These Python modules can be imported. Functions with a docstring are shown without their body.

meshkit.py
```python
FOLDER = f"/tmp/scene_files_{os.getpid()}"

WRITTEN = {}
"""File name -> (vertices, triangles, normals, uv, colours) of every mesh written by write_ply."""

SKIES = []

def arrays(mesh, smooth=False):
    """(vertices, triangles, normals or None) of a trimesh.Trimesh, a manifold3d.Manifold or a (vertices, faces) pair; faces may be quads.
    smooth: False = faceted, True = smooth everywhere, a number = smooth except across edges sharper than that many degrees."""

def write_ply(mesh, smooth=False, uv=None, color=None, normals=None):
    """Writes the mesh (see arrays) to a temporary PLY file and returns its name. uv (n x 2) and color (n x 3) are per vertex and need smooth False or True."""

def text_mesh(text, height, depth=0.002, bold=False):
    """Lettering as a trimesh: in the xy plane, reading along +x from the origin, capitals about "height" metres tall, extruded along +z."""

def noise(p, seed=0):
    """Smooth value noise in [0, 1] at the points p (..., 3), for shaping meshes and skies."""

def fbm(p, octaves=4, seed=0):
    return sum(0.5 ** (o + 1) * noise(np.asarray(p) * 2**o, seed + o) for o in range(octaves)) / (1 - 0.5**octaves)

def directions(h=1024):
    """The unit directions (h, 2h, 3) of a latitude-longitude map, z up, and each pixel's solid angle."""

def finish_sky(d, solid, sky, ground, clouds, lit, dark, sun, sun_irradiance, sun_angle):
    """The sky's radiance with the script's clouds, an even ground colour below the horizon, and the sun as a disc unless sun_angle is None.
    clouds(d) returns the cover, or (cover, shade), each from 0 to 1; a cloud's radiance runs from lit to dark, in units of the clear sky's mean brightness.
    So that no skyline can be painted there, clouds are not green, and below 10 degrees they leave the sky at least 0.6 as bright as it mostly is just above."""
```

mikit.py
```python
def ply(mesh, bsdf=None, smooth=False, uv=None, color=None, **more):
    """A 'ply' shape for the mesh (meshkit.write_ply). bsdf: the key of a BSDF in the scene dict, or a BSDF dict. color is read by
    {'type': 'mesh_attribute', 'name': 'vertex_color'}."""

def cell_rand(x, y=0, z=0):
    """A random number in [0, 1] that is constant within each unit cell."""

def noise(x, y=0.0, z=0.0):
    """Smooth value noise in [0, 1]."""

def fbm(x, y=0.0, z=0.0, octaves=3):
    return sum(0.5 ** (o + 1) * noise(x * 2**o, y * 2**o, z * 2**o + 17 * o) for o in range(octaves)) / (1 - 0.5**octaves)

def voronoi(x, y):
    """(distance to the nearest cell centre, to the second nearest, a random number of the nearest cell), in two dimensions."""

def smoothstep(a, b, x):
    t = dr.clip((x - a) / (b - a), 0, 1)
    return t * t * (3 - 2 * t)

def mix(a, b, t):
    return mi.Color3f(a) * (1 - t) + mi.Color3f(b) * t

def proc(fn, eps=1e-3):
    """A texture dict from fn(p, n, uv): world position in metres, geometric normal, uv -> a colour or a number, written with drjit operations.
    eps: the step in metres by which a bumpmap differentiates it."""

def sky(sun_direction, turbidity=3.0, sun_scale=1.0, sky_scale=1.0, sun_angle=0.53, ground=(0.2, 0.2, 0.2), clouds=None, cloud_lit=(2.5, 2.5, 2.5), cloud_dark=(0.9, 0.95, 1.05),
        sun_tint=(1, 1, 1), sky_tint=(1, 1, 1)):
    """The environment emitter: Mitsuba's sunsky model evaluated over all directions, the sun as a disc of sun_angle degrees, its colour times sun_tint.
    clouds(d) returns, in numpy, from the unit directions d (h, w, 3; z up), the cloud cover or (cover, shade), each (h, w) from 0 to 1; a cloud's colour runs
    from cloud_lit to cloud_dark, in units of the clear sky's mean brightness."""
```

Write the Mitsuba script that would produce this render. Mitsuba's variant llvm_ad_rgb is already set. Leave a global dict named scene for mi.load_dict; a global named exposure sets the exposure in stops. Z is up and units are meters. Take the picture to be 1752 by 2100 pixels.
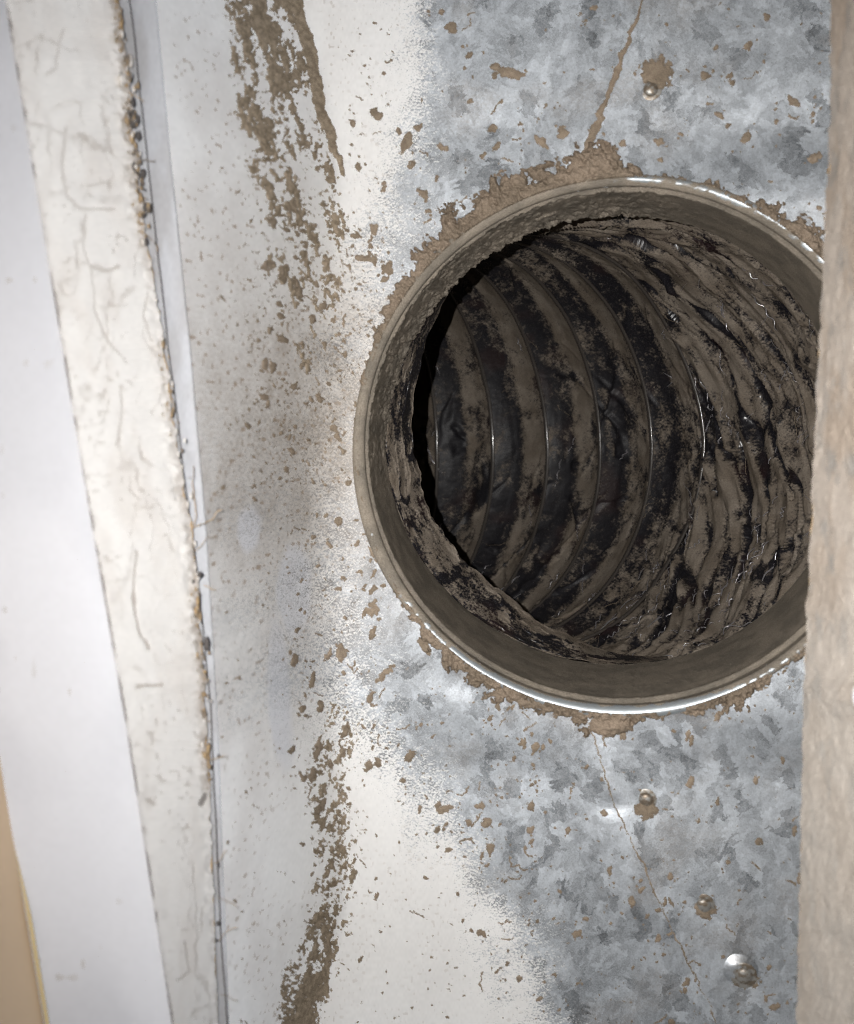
import math, numpy as np, trimesh, drjit as dr, mitsuba as mi, mikit
from mikit import proc, noise, fbm, voronoi, smoothstep, mix, cell_rand
T = mi.ScalarTransform4f
scene, labels = {}, {}

# ---------------------------------------------------------------- camera, light, exposure
# x right, y away from the camera into the wall, z up; metres. The boot's back panel stands at y = D.
D, F = 0.36, 2590.0            # panel distance, focal length in measuring units of the photograph (1752 wide)
S = D / F                      # metres per unit on the panel
CU, CV = 1240.0, 880.0         # where the optical axis meets the photograph
exposure = 0.0
YAW, PITCH = math.atan((876 - CU) / F), math.atan((CV - 1050) / F * math.cos(math.atan((876 - CU) / F)))   # the camera looks a little left and down of the collar
FWD = np.array([math.sin(YAW) * math.cos(PITCH), math.cos(YAW) * math.cos(PITCH), math.sin(PITCH)])
RGT = np.array([math.cos(YAW), -math.sin(YAW), 0.0]); UPV = np.cross(RGT, FWD)
scene['camera'] = {'type': 'thinlens', 'fov': 2 * math.degrees(math.atan(876 / F)), 'fov_axis': 'x',
    'aperture_radius': 0.0011, 'focus_distance': 0.435, 'near_clip': 0.01, 'far_clip': 20.0,
    'to_world': T().look_at(origin=[0, 0, 0], target=FWD.tolist(), up=[0, 0, 1])}
scene['flash_lamp'] = {'type': 'spot', 'to_world': T().look_at(origin=[-0.014, -0.002, 0.008], target=[0.0, 0.36, -0.02], up=[0, 0, 1]),
    'intensity': {'type': 'rgb', 'value': [0.535, 0.525, 0.51]}, 'cutoff_angle': 42, 'beam_width': 10}
scene['added_fill_panel'] = {'type': 'rectangle', 'to_world': T().look_at(origin=[2.1, -0.95, 0.35], target=[0, 0.3, 0], up=[0, 0, 1]) @ T().scale([0.7, 0.5, 1]),
    'emitter': {'type': 'area', 'radiance': {'type': 'rgb', 'value': [3.3, 3.6, 4.1]}}}  # unseen panel, added to brighten the cut drywall edge
labels['added_fill_panel'] = {'label': 'unseen soft white light panel added at the right to brighten the cut edge', 'category': 'added_light'}

# ---------------------------------------------------------------- helpers
def at(u, v, y):
    u, v, y = np.broadcast_arrays(np.asarray(u, float), np.asarray(v, float), np.asarray(y, float))
    d = FWD + ((u - 876) / F)[..., None] * RGT - ((v - 1050) / F)[..., None] * UPV
    return d * (y / d[..., 1])[..., None]
_tab = np.random.RandomState(7).rand(16, 256, 256)
def vn(x, y, seed=0):
    """2-D value noise."""
    x, y = np.broadcast_arrays(np.asarray(x, float) + seed * 37.3, np.asarray(y, float) + seed * 11.7)
    i, j = np.floor(x).astype(int), np.floor(y).astype(int)
    a, b = x - i, y - j
    a, b = a * a * (3 - 2 * a), b * b * (3 - 2 * b)
    t = _tab[seed % 16]; i0, i1, j0, j1 = i & 255, (i + 1) & 255, j & 255, (j + 1) & 255
    return (t[i0, j0] * (1 - a) + t[i1, j0] * a) * (1 - b) + (t[i0, j1] * (1 - a) + t[i1, j1] * a) * b
def fb(x, y, seed=0, o=4, g=0.5):
    s = w = 0
    for k in range(o):
        s = s + g**k * vn(np.asarray(x) * 2**k, np.asarray(y) * 2**k, seed + k); w += g**k
    return s / w
def ridge(x, y, seed=0, o=3):
    """1 on thin crests, falling to 0."""
    s = w = 0
    for k in range(o):
        s = s + 0.5**k * (1 - np.abs(2 * vn(np.asarray(x) * 2**k, np.asarray(y) * 2**k, seed + k) - 1)); w += 0.5**k
    return s / w
def sstep(a, b, x):
    t = np.clip((x - a) / (b - a), 0, 1); return t * t * (3 - 2 * t)
def tab(x, xs, ys): return np.interp(x, xs, ys)
def grid_faces(n, m, wrap=False):
    """quads of an n x m vertex grid"""
    i, j = np.meshgrid(np.arange(n - 1), np.arange(m if wrap else m - 1), indexing='ij')
    k = (j + 1) % m
    return np.stack([i * m + j, (i + 1) * m + j, (i + 1) * m + k, i * m + k], -1).reshape(-1, 4)
def tri(f): return np.vstack([f[:, [0, 1, 2]], f[:, [0, 2, 3]]])
def compact(v, f, *cols):
    used = np.zeros(len(v), bool); used[f.ravel()] = True
    new = np.cumsum(used) - 1
    return (v[used], new[f]) + tuple(c[used] for c in cols)
def mesh(v, f): return trimesh.Trimesh(np.asarray(v).reshape(-1, 3), f if np.shape(f)[1] == 3 else tri(f), process=False)
def seg_dist(U, V, pts):
    """distance to a polyline and the position along it (0..1)"""
    best, pos = np.full(U.shape, 1e9), np.zeros(U.shape); n = len(pts) - 1
    for k in range(n):
        (x0, y0), (x1, y1) = pts[k], pts[k + 1]
        dx, dy = x1 - x0, y1 - y0
        t = np.clip(((U - x0) * dx + (V - y0) * dy) / (dx * dx + dy * dy), 0, 1)
        d = np.hypot(U - x0 - t * dx, V - y0 - t * dy)
        pos = np.where(d < best, (k + t) / n, pos); best = np.minimum(best, d)
    return best, pos

# ---------------------------------------------------------------- materials
def rgb(*c): return {'type': 'rgb', 'value': list(c)}
def pl(V, xs, ys):
    out = mi.Float(ys[0]); last = 0.0
    for k in range(len(xs) - 1):
        s = (ys[k + 1] - ys[k]) / (xs[k + 1] - xs[k])
        out = out + s * dr.clip(V - xs[k], 0, xs[k + 1] - xs[k])
    return out
def paint_cover(p, n, uv):
    """overspray of white paint: full on the side wall, thinning into fine droplets over the bare metal"""
    U, V = p.x / S, -p.z / S                     # units from the axis
    edge = pl(V + CV, [0, 200, 400, 560, 750, 1000, 1200, 1350, 1500, 1700, 1900, 2100], [850, 850, 815, 770, 740, 700, 690, 700, 775, 910, 1040, 1120]) - CU
    half = pl(V + CV, [0, 400, 800, 1300, 1700, 2100], [75, 95, 190, 170, 120, 110])
    big = fbm(p.x * 90, p.z * 90, 3.0) - 0.5
    c = 0.5 - (U - edge + big * 130) / (2 * half)
    g = 0.6 * noise(p.x * 2500, p.y * 2500, p.z * 2500) + 0.4 * noise(p.x * 5600, p.y * 5600, p.z * 5600 + 9)
    return 0.97 * smoothstep(-0.12, 0.17, dr.clip(c, -0.4, 1.4) * 0.72 + 0.14 - g)
def zinc(p, n, uv):
    """galvanised spangle: feathery crystals of a few close grey tones"""
    wx = (fbm(p.x * 500, p.z * 500, 5.0) - 0.5) * 0.0030 + (noise(p.x * 1500, p.z * 1500, 2.0) - 0.5) * 0.0012
    wz = (fbm(p.x * 500, p.z * 500, 25.0) - 0.5) * 0.0030 + (noise(p.x * 1500, p.z * 1500, 8.0) - 0.5) * 0.0012
    _, _, a0 = voronoi((p.x + wx) * 120, (p.z + wz) * 120)
    ang = a0 * 40.0
    cx, sx = dr.cos(ang), dr.sin(ang)
    f = noise((p.x * cx + p.z * sx) * 1300, (p.z * cx - p.x * sx) * 260, a0 * 90) - 0.5      # feathered growth lines of each crystal
    x, z = p.x + wx * 0.8 + f * 0.0034 * sx, p.z + wz * 0.8 - f * 0.0034 * cx
    _, _, a = voronoi(x * 235 + z * 60, z * 180 - x * 50)
    _, _, b = voronoi(x * 480 + 7, z * 390 - x * 180)
    _, _, d = voronoi(x * 130 - z * 50 + 3, z * 110 + x * 40)
    patch = fbm(p.x * 26, p.z * 26, 1.0)
    t = 0.425 + dr.select(b < 0.3, -0.055, dr.select(b > 0.72, 0.05, 0.0)) + (d - 0.5) * 0.09 + f * 0.10 + (patch - 0.5) * 0.16
    t = t - dr.select(a < 0.20 + 0.25 * (patch - 0.5), 0.125, 0.0) + dr.select(a > 0.74, 0.08, 0.0) + (noise(p.x * 3900, p.z * 3900) - 0.5) * 0.15
    haze = smoothstep(0.5, 0.75, fbm(p.x * 75, p.z * 75, 12.0)) * 0.45
    c = mix(mi.Color3f(t * 0.925, t * 0.985, t * 1.055), (0.29, 0.26, 0.235), haze * noise(p.x * 2600, p.z * 2600, 4.0))
    return mix(c, (0.25, 0.22, 0.19), dr.minimum(1, soot(p)) * (0.6 + 0.4 * noise(p.x * 2900, p.z * 2900, 3.0)))
def soot(p):
    """grime blown on to the metal to the left of the collar"""
    x, z = (p.x + 0.073) / 0.030, (p.z + 0.002) / 0.048
    return 1.0 * dr.exp(-(x * x + z * z)) * (0.6 + 0.8 * fbm(p.x * 140, p.y * 140, p.z * 90))
def zinc_rough(p, n, uv): return 0.50 + 0.12 * noise(p.x * 260, p.z * 260, 3.0)
SPOTS = []          # wiped patches on the side wall: depth, height, half sizes
def old_paint(p, n, uv):
    """white paint with a thin dusty film, fine brown specks and pin holes"""
    g = noise(p.x * 1700, p.y * 700, p.z * 900)
    film = fbm(p.x * 110, p.y * 60, p.z * 45)
    side = smoothstep(-0.074, -0.086, p.x)
    k = dr.minimum(1, soot(p))
    speck = smoothstep(0.74, 0.86, noise(p.x * 1500, p.y * 620, p.z * 800 + 40)) * (0.2 + 0.45 * side + 0.8 * k)
    c = mix((0.83, 0.825, 0.815), (0.655, 0.63, 0.61), smoothstep(0.3, 0.75, film) * (0.15 + 0.45 * side))
    c = mix(c, (0.35, 0.305, 0.26), k * (0.55 + 0.5 * noise(p.x * 2300, p.y * 900, p.z * 1500)))
    clean = mi.Float(0)
    for y, z, ry, rz in SPOTS:
        a, b = (p.y - y) / ry, (p.z - z) / rz
        clean = dr.maximum(clean, smoothstep(1.3, 0.45, a * a + b * b + (film - 0.5) * 1.6))
    clean = clean * smoothstep(-0.060, -0.070, p.x)
    c = mix(c, (0.66, 0.665, 0.70), 0.8 * clean); speck = speck * (1 - 0.8 * clean)
    return mix(c * (0.95 + 0.08 * g), (0.33, 0.26, 0.20), dr.clip(speck * smoothstep(0.3, 0.6, film + 0.3 * k), 0, 0.9))
def droplets(p, n, uv): return noise(p.x * 2900, p.y * 2900, p.z * 2900) * 0.00006
scene['zinc'] = {'type': 'principled', 'base_color': proc(zinc), 'metallic': 0.5, 'roughness': proc(zinc_rough), 'specular': 0.5}
scene['paint'] = {'type': 'principled', 'base_color': proc(old_paint), 'roughness': 0.55, 'specular': 0.3}
scene['panel_mat'] = {'type': 'twosided', 'bsdf': {'type': 'bumpmap', 'arbitrary': {**proc(droplets, 0.0001)}, 'scale': 1.0,
    'nested': {'type': 'blendbsdf', 'weight': proc(paint_cover), 'b0': {'type': 'ref', 'id': 'zinc'}, 'b1': {'type': 'ref', 'id': 'paint'}}}}
def flange_paint(p, n, uv):
    return mix((0.47, 0.48, 0.51), (0.40, 0.40, 0.415), smoothstep(0.4, 0.7, fbm(p.x * 200, 1.0, p.z * 60))) * (0.95 + 0.1 * noise(p.x * 2000, 2.0, p.z * 900))
scene['flange_mat'] = {'type': 'twosided', 'bsdf': {'type': 'principled', 'base_color': proc(flange_paint), 'roughness': 0.5}}
def dust_col(p, n, uv):
    t = fbm(p.x * 700, p.y * 700, p.z * 700)
    g = noise(p.x * 3800, p.y * 3800, p.z * 3800)
    big = smoothstep(0.35, 0.65, fbm(p.x * 110, p.y * 110, p.z * 110))
    a = mix((0.225, 0.18, 0.13), (0.335, 0.27, 0.20), smoothstep(0.3, 0.7, t))
    return mix(a, mix((0.185, 0.147, 0.113), (0.27, 0.212, 0.165), big), uv.x) * (0.72 + 0.5 * g)
scene['dust_mat'] = {'type': 'twosided', 'bsdf': {'type': 'diffuse', 'reflectance': proc(dust_col)}}
def collar_dust(p, n, uv):
    g = noise(p.x * 3500, p.y * 3500, p.z * 3500)
    t = fbm(p.x * 160, p.y * 160, p.z * 160)
    return mix((0.195, 0.172, 0.143), (0.272, 0.235, 0.192), smoothstep(0.3, 0.7, t)) * (0.75 + 0.5 * g)
def grain(p, n, uv): return noise(p.x * 3300, p.y * 3300, p.z * 3300) * 0.00012 + noise(p.x * 1500, p.y * 1500, p.z * 1500) * 0.00012
scene['collar_mat'] = {'type': 'twosided', 'bsdf': {'type': 'bumpmap', 'arbitrary': proc(grain, 0.0001), 'scale': 1.0, 'nested': {'type': 'diffuse', 'reflectance': proc(collar_dust)}}}
def bead_mask(p, n, uv): return smoothstep(0.42, 0.58, uv.x + (fbm(p.x * 500, p.y * 500, p.z * 500) - 0.5) * 0.7)
scene['bare_zinc'] = {'type': 'principled', 'base_color': rgb(0.36, 0.39, 0.41), 'metallic': 0.6, 'roughness': 0.45}
scene['bright_zinc'] = {'type': 'twosided', 'bsdf': {'type': 'principled', 'base_color': proc(zinc), 'metallic': 0.6, 'roughness': 0.38, 'specular': 0.6}}
scene['dust_flat'] = {'type': 'diffuse', 'reflectance': proc(collar_dust)}
scene['bead_mat'] = {'type': 'twosided', 'bsdf': {'type': 'blendbsdf', 'weight': proc(bead_mask), 'b0': {'type': 'ref', 'id': 'bare_zinc'}, 'b1': {'type': 'ref', 'id': 'dust_flat'}}}
def rivet_col(p, n, uv): return mix((0.30, 0.29, 0.27), (0.17, 0.135, 0.10), smoothstep(0.35, 0.65, fbm(p.x * 900, p.y * 900, p.z * 900)))
scene['rivet_mat'] = {'type': 'twosided', 'bsdf': {'type': 'principled', 'base_color': proc(rivet_col), 'metallic': 0.45, 'roughness': 0.42}}
# flexible duct: black film, with dust where uv.x is high
def liner_mask(p, n, uv):
    g = 0.6 * noise(p.x * 1500, p.y * 1500, p.z * 1500) + 0.4 * noise(p.x * 3200, p.y * 3200, p.z * 3200)
    f = fbm(p.x * 520, p.y * 520, p.z * 300)
    return 0.02 + 0.94 * smoothstep(0.20, 0.74, uv.x + (g - 0.5) * 0.85 + (f - 0.5) * 0.6)
def liner_dust(p, n, uv):
    g = noise(p.x * 3000, p.y * 3000, p.z * 3000)
    t = fbm(p.x * 120, p.y * 120, p.z * 120)
    return mix((0.165, 0.136, 0.108), (0.232, 0.197, 0.162), smoothstep(0.3, 0.7, t)) * (0.72 + 0.5 * g)
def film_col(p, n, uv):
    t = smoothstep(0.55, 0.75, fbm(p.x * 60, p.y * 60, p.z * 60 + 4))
    g = smoothstep(0.66, 0.8, noise(p.x * 4200, p.y * 4200, p.z * 4200))  # pale grains put a sparkle into the film colour
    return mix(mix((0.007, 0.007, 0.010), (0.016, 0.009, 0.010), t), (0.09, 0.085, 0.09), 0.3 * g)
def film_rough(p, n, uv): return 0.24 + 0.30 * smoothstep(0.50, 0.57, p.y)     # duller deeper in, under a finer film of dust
def film_bump(p, n, uv): return fbm(p.x * 330, p.y * 330, p.z * 120) * 0.00012
scene['film'] = {'type': 'bumpmap', 'arbitrary': proc(film_bump, 0.0003), 'scale': 1.0, 'nested': {'type': 'principled', 'base_color': proc(film_col), 'roughness': proc(film_rough), 'specular': 0.4}}
scene['duct_dust'] = {'type': 'bumpmap', 'arbitrary': proc(grain, 0.0001), 'scale': 1.2, 'nested': {'type': 'diffuse', 'reflectance': proc(liner_dust)}}
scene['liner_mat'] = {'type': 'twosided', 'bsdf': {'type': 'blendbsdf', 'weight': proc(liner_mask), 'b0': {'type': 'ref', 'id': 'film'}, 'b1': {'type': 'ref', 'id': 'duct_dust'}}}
scene['rib_mat'] = {'type': 'twosided', 'bsdf': {'type': 'principled', 'base_color': rgb(0.045, 0.038, 0.033), 'roughness': 0.16, 'specular': 0.7, 'clearcoat': 1.0}}
# drywall
def wall_paint(p, n, uv):
    t = fbm(p.x * 45, p.y * 45, p.z * 22)
    c = mix((0.52, 0.53, 0.565), (0.565, 0.575, 0.61), smoothstep(0.44, 0.6, t)) * (0.985 + 0.03 * noise(p.x * 900, p.z * 900))
    scuff = smoothstep(0.87, 0.95, noise(p.x * 520, 3.0, p.z * 300)) * smoothstep(0.5, 0.6, fbm(p.x * 70, 5.0, p.z * 40))
    return mix(c, (0.38, 0.36, 0.34), 0.55 * scuff)
scene['wall_paint'] = {'type': 'twosided', 'bsdf': {'type': 'principled', 'base_color': proc(wall_paint), 'roughness': 0.45, 'specular': 0.3}}
def gypsum(p, n, uv):
    t = fbm(p.x * 130, p.y * 130, p.z * 70)
    c = mix((0.90, 0.868, 0.825), (0.84, 0.795, 0.745), smoothstep(0.45, 0.75, t)) * (0.96 + 0.07 * noise(p.x * 1400, p.y * 1400, p.z * 1400))
    return mix(c, mix((0.30, 0.235, 0.18), (0.20, 0.17, 0.15), uv.y), dr.clip(uv.x, 0, 1))
scene['gypsum'] = {'type': 'twosided', 'bsdf': {'type': 'diffuse', 'reflectance': proc(gypsum)}}
def dusty_gypsum(p, n, uv):
    t = fbm(p.x * 110, p.y * 110, p.z * 60)
    g = noise(p.x * 1200, p.y * 1200, p.z * 1200)
    c = mix((0.50, 0.42, 0.35), (0.575, 0.51, 0.45), smoothstep(0.35, 0.6, t))
    c = mix(c, (0.42, 0.39, 0.36), smoothstep(0.5, 0.75, fbm(p.x * 230, p.y * 230 + 9, p.z * 150)))
    c = mix(c, (0.62, 0.58, 0.53), smoothstep(-0.01, -0.07, p.z) * 0.6)
    return c * (0.92 + 0.15 * g)
scene['dusty_gypsum'] = {'type': 'twosided', 'bsdf': {'type': 'diffuse', 'reflectance': proc(dusty_gypsum)}}
def paper(p, n, uv): return mix((0.40, 0.285, 0.165), (0.22, 0.18, 0.14), smoothstep(0.4, 0.7, fbm(p.x * 400, p.y * 400, p.z * 400)))
scene['paper'] = {'type': 'twosided', 'bsdf': {'type': 'diffuse', 'reflectance': proc(paper)}}
scene['grey_grit'] = {'type': 'twosided', 'bsdf': {'type': 'diffuse', 'reflectance': rgb(0.11, 0.10, 0.095)}}
def tan(p, n, uv): return mi.Color3f(0.47, 0.345, 0.225) * (0.94 + 0.12 * fbm(p.x * 60, p.y * 60, p.z * 60))
scene['tan_paint'] = {'type': 'twosided', 'bsdf': {'type': 'principled', 'base_color': proc(tan), 'roughness': 0.6}}
scene['caulk'] = {'type': 'twosided', 'bsdf': {'type': 'diffuse', 'reflectance': rgb(0.50, 0.40, 0.22)}}

# ---------------------------------------------------------------- the duct boot: sheet-metal box
def crease_u(v): return tab(v, [-300, 0, 150, 350, 600, 900, 1200, 1500, 1700, 1850, 2000, 2100, 2400], [590, 612, 655, 690, 668, 640, 640, 672, 700, 700, 668, 645, 620])
def lip_u(v): return tab(v, [-300, 0, 300, 700, 1100, 1500, 2100, 2400], [305, 320, 348, 390, 425, 448, 470, 478])
Y_LIP = 0.281
rivets = [(1335, 182, 15), (1325, 1640, 15), (1443, 1857, 16), (1525, 1997, 18)]
dents = [(1255, 1655, 28, 20, 1.0), (1512, 1990, 60, 50, 0.4), (1332, 1525, 16, 18, 0.5), (940, 1392, 28, 28, 1.2), (1455, 1468, 40, 16, 0.5), (1330, 182, 45, 45, 0.4), (1325, 1640, 40, 40, 0.4), (1443, 1857, 40, 40, 0.5)]
top_seam = [(1400, -200), (1318, 0), (1250, 190), (1192, 335)]
low_seam = [(1205, 1480), (1262, 1650), (1330, 1800), (1405, 1960), (1475, 2105), (1540, 2260)]
def lines_side(V, pts): return np.interp(V, [p[1] for p in pts], [p[0] for p in pts])
def depth(U, V):
    """distance of the sheet from the camera plane"""
    cr, lp = crease_u(V), lip_u(V)
    k = (U - lp) / (cr - lp)
    side = 1 / Y_LIP + (1 / D - 1 / Y_LIP) * k           # 1/depth of a flat side wall
    w = tab(V, [0, 350, 700, 1300, 1700, 2100], [0.035, 0.05, 0.21, 0.17, 0.06, 0.035])
    x = side - 1 / D
    inv = 1 / D + 0.5 * (x + np.sqrt(x * x + w * w))       # rounded bend
    y = 1 / inv
    y = y + 0.0007 * (fb(U / 210, V / 260, 3, 2) - 0.5) * 2
    # facets pressed along the two diagonal seams
    a = np.clip((U - lines_side(V, top_seam)) / 300, -0.4, 1) * sstep(420, 250, V)
    b = np.clip((U - lines_side(V, low_seam)) / 300, -0.4, 1) * sstep(1440, 1600, V)
    y = y + 0.006 * (np.abs(a) + np.abs(b)) * sstep(cr + 80, cr + 300, U)
    for (u, v, ru, rv, h) in dents:
        y = y + 0.001 * h * np.exp(-((U - u) / ru)**2 - ((V - v) / rv)**2)
    return y
CCU, CCV, RC = 1270.0, 922.0, 534.0
CX, _, CZ = at(CCU, CCV, D)
def sheet(us, vs, frac=None):
    U, V = np.meshgrid(us, vs)
    return U, V, at(U, V, depth(U, V))
vs = np.arange(-260, 2361, 4.0)
ks = np.linspace(0, 1, 110)[None, :] * np.ones((len(vs), 1))
Vg = vs[:, None] * np.ones_like(ks)
Us = lip_u(Vg) + (crease_u(Vg) - lip_u(Vg)) * ks
P = at(Us, Vg, depth(Us, Vg))
scene['duct_boot__side_panel'] = mikit.ply(mesh(P, grid_faces(*Us.shape)), 'panel_mat', smooth=True)
ks = np.linspace(0, 1, 330)[None, :] * np.ones((len(vs), 1))
Vg = vs[:, None] * np.ones_like(ks)
Us = crease_u(Vg) + (1900 - crease_u(Vg)) * ks
P = at(Us, Vg, depth(Us, Vg))
f = grid_faces(*Us.shape)
r = np.hypot(P[..., 0] - CX, P[..., 2] - CZ).ravel() / S
r = r * D / P[..., 1].ravel()
f = f[(r[f] > RC - 9).all(1)]
v_, f_ = compact(P.reshape(-1, 3), tri(f))
scene['duct_boot__back_panel'] = mikit.ply(mesh(v_, f_), 'panel_mat', smooth=True)
# flange behind the drywall, lying outwards from the lip of the side wall
n = len(vs)
ks = np.array([0, 0.02, 0.06, 0.5, 1.0])
fl = np.stack([at(lip_u(vs) - 130 * k, vs, Y_LIP - (0.0005 if 0 < k else 0) + 0.002 * k) for k in ks], 1)
scene['duct_boot__flange'] = mikit.ply(mesh(fl, grid_faces(n, len(ks))), 'flange_mat', smooth=30)
sp = np.array([(262, -40), (283, 150), (306, 350), (338, 650), (375, 950), (402, 1150), (432, 1450), (452, 1900), (468, 2150)], float)
sv = np.linspace(-40, 2150, 300); su = np.interp(sv, sp[:, 1], sp[:, 0]) + 6 * (fb(sv / 160, 1, 2, 3) - 0.5)
seam = np.stack([at(su, sv, Y_LIP - 0.0006) + 0.00016 * np.array([math.cos(a), math.sin(a), 0]) for a in np.linspace(0, 2 * np.pi, 6)[:-1]], 1)
scene['duct_boot__flange__seam'] = mikit.ply(mesh(seam, grid_faces(300, 5, True)), 'grey_grit', smooth=True)
# the box goes on round the corner on the right, and closes above and below the picture
e = at(1900, np.array([-260, 2360.0]), D)
bx = []
for (a, b) in ((e[0], e[1]),):
    bx.append(mesh([a, b, b + [0, Y_LIP - D, 0], a + [0, Y_LIP - D, 0]], np.array([[0, 1, 2, 3]])))
scene['duct_boot__side_panel_001'] = mikit.ply(bx[0], 'panel_mat')
for key, v in (('duct_boot__end_panel', -260.0), ('duct_boot__end_panel_001', 2360.0)):
    a, b = at(crease_u(v), v, D), at(1900, v, D)
    scene[key] = mikit.ply(mesh([a, b, b + [0, Y_LIP - D, 0], a + [0, Y_LIP - D, 0]], np.array([[0, 1, 2, 3]])), 'panel_mat')
labels['duct_boot'] = {'label': 'galvanised sheet metal duct boot with white overspray, rivets and a round dusty collar', 'category': 'duct boot'}
SPOTS += [(float(depth(np.array(u), np.array(v))), float(at(u, v, depth(np.array(u), np.array(v)))[2]), ry * 1.0, rz) for u, v, ry, rz in
          [(512.0, 1085.0, 0.009, 0.0065), (600.0, 1215.0, 0.012, 0.014), (575.0, 1420.0, 0.010, 0.022)]]
# rivets
dome = trimesh.creation.icosphere(3, 1.0)
dv = dome.vertices[:, [0, 2, 1]] * [1, -0.75, 1]
for k, (u, v, r_) in enumerate(rivets):
    c = at(u, v, depth(np.array(u * 1.0), np.array(v * 1.0)))
    prof = [(0, -0.36), (0.35, -0.34), (0.62, -0.29), (0.82, -0.20), (0.95, -0.07), (1.0, 0.0), (1.35, 0.02), (1.5, 0.08)]
    if k == 3: c = c - np.array([0, 0.0013, 0])
    ph = np.linspace(0, 2 * np.pi, 33)[:-1]
    vv = np.array([[c[0] + rr * r_ * S * math.cos(q), c[1] + yy * r_ * S - 0.0002, c[2] + rr * r_ * S * math.sin(q)] for rr, yy in prof for q in ph])
    scene['duct_boot__rivet' + (f'_{k:03d}' if k else '')] = mikit.ply(mesh(vv, grid_faces(len(prof), 32, True)), 'rivet_mat', smooth=50)

c = at(1512, 1990, depth(np.array(1512.0), np.array(1990.0)))      # dimple added round the lowest rivet, its cone angled to catch the flash
ph = np.linspace(0, 2 * np.pi, 49)[:-1]
cone = [(9, -0.0013), (18, -0.00125), (26, -0.0009), (34, -0.0004), (41, -0.0001), (47, 0.0003)]
vv = np.array([[c[0] + rr * S * math.cos(q) * 0.92, c[1] + 0.8 * yy - 0.0003, c[2] + rr * S * math.sin(q) * 0.74] for rr, yy in cone for q in ph])
scene['duct_boot__rivet_003__glare_dimple'] = mikit.ply(mesh(vv, grid_faces(len(cone), 48, True)), 'bright_zinc', smooth=True)
labels['duct_boot__rivet_003__glare_dimple'] = {'label': 'bright bare metal dimple round the lowest rivet, shaped to catch the flash glare'}

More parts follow.
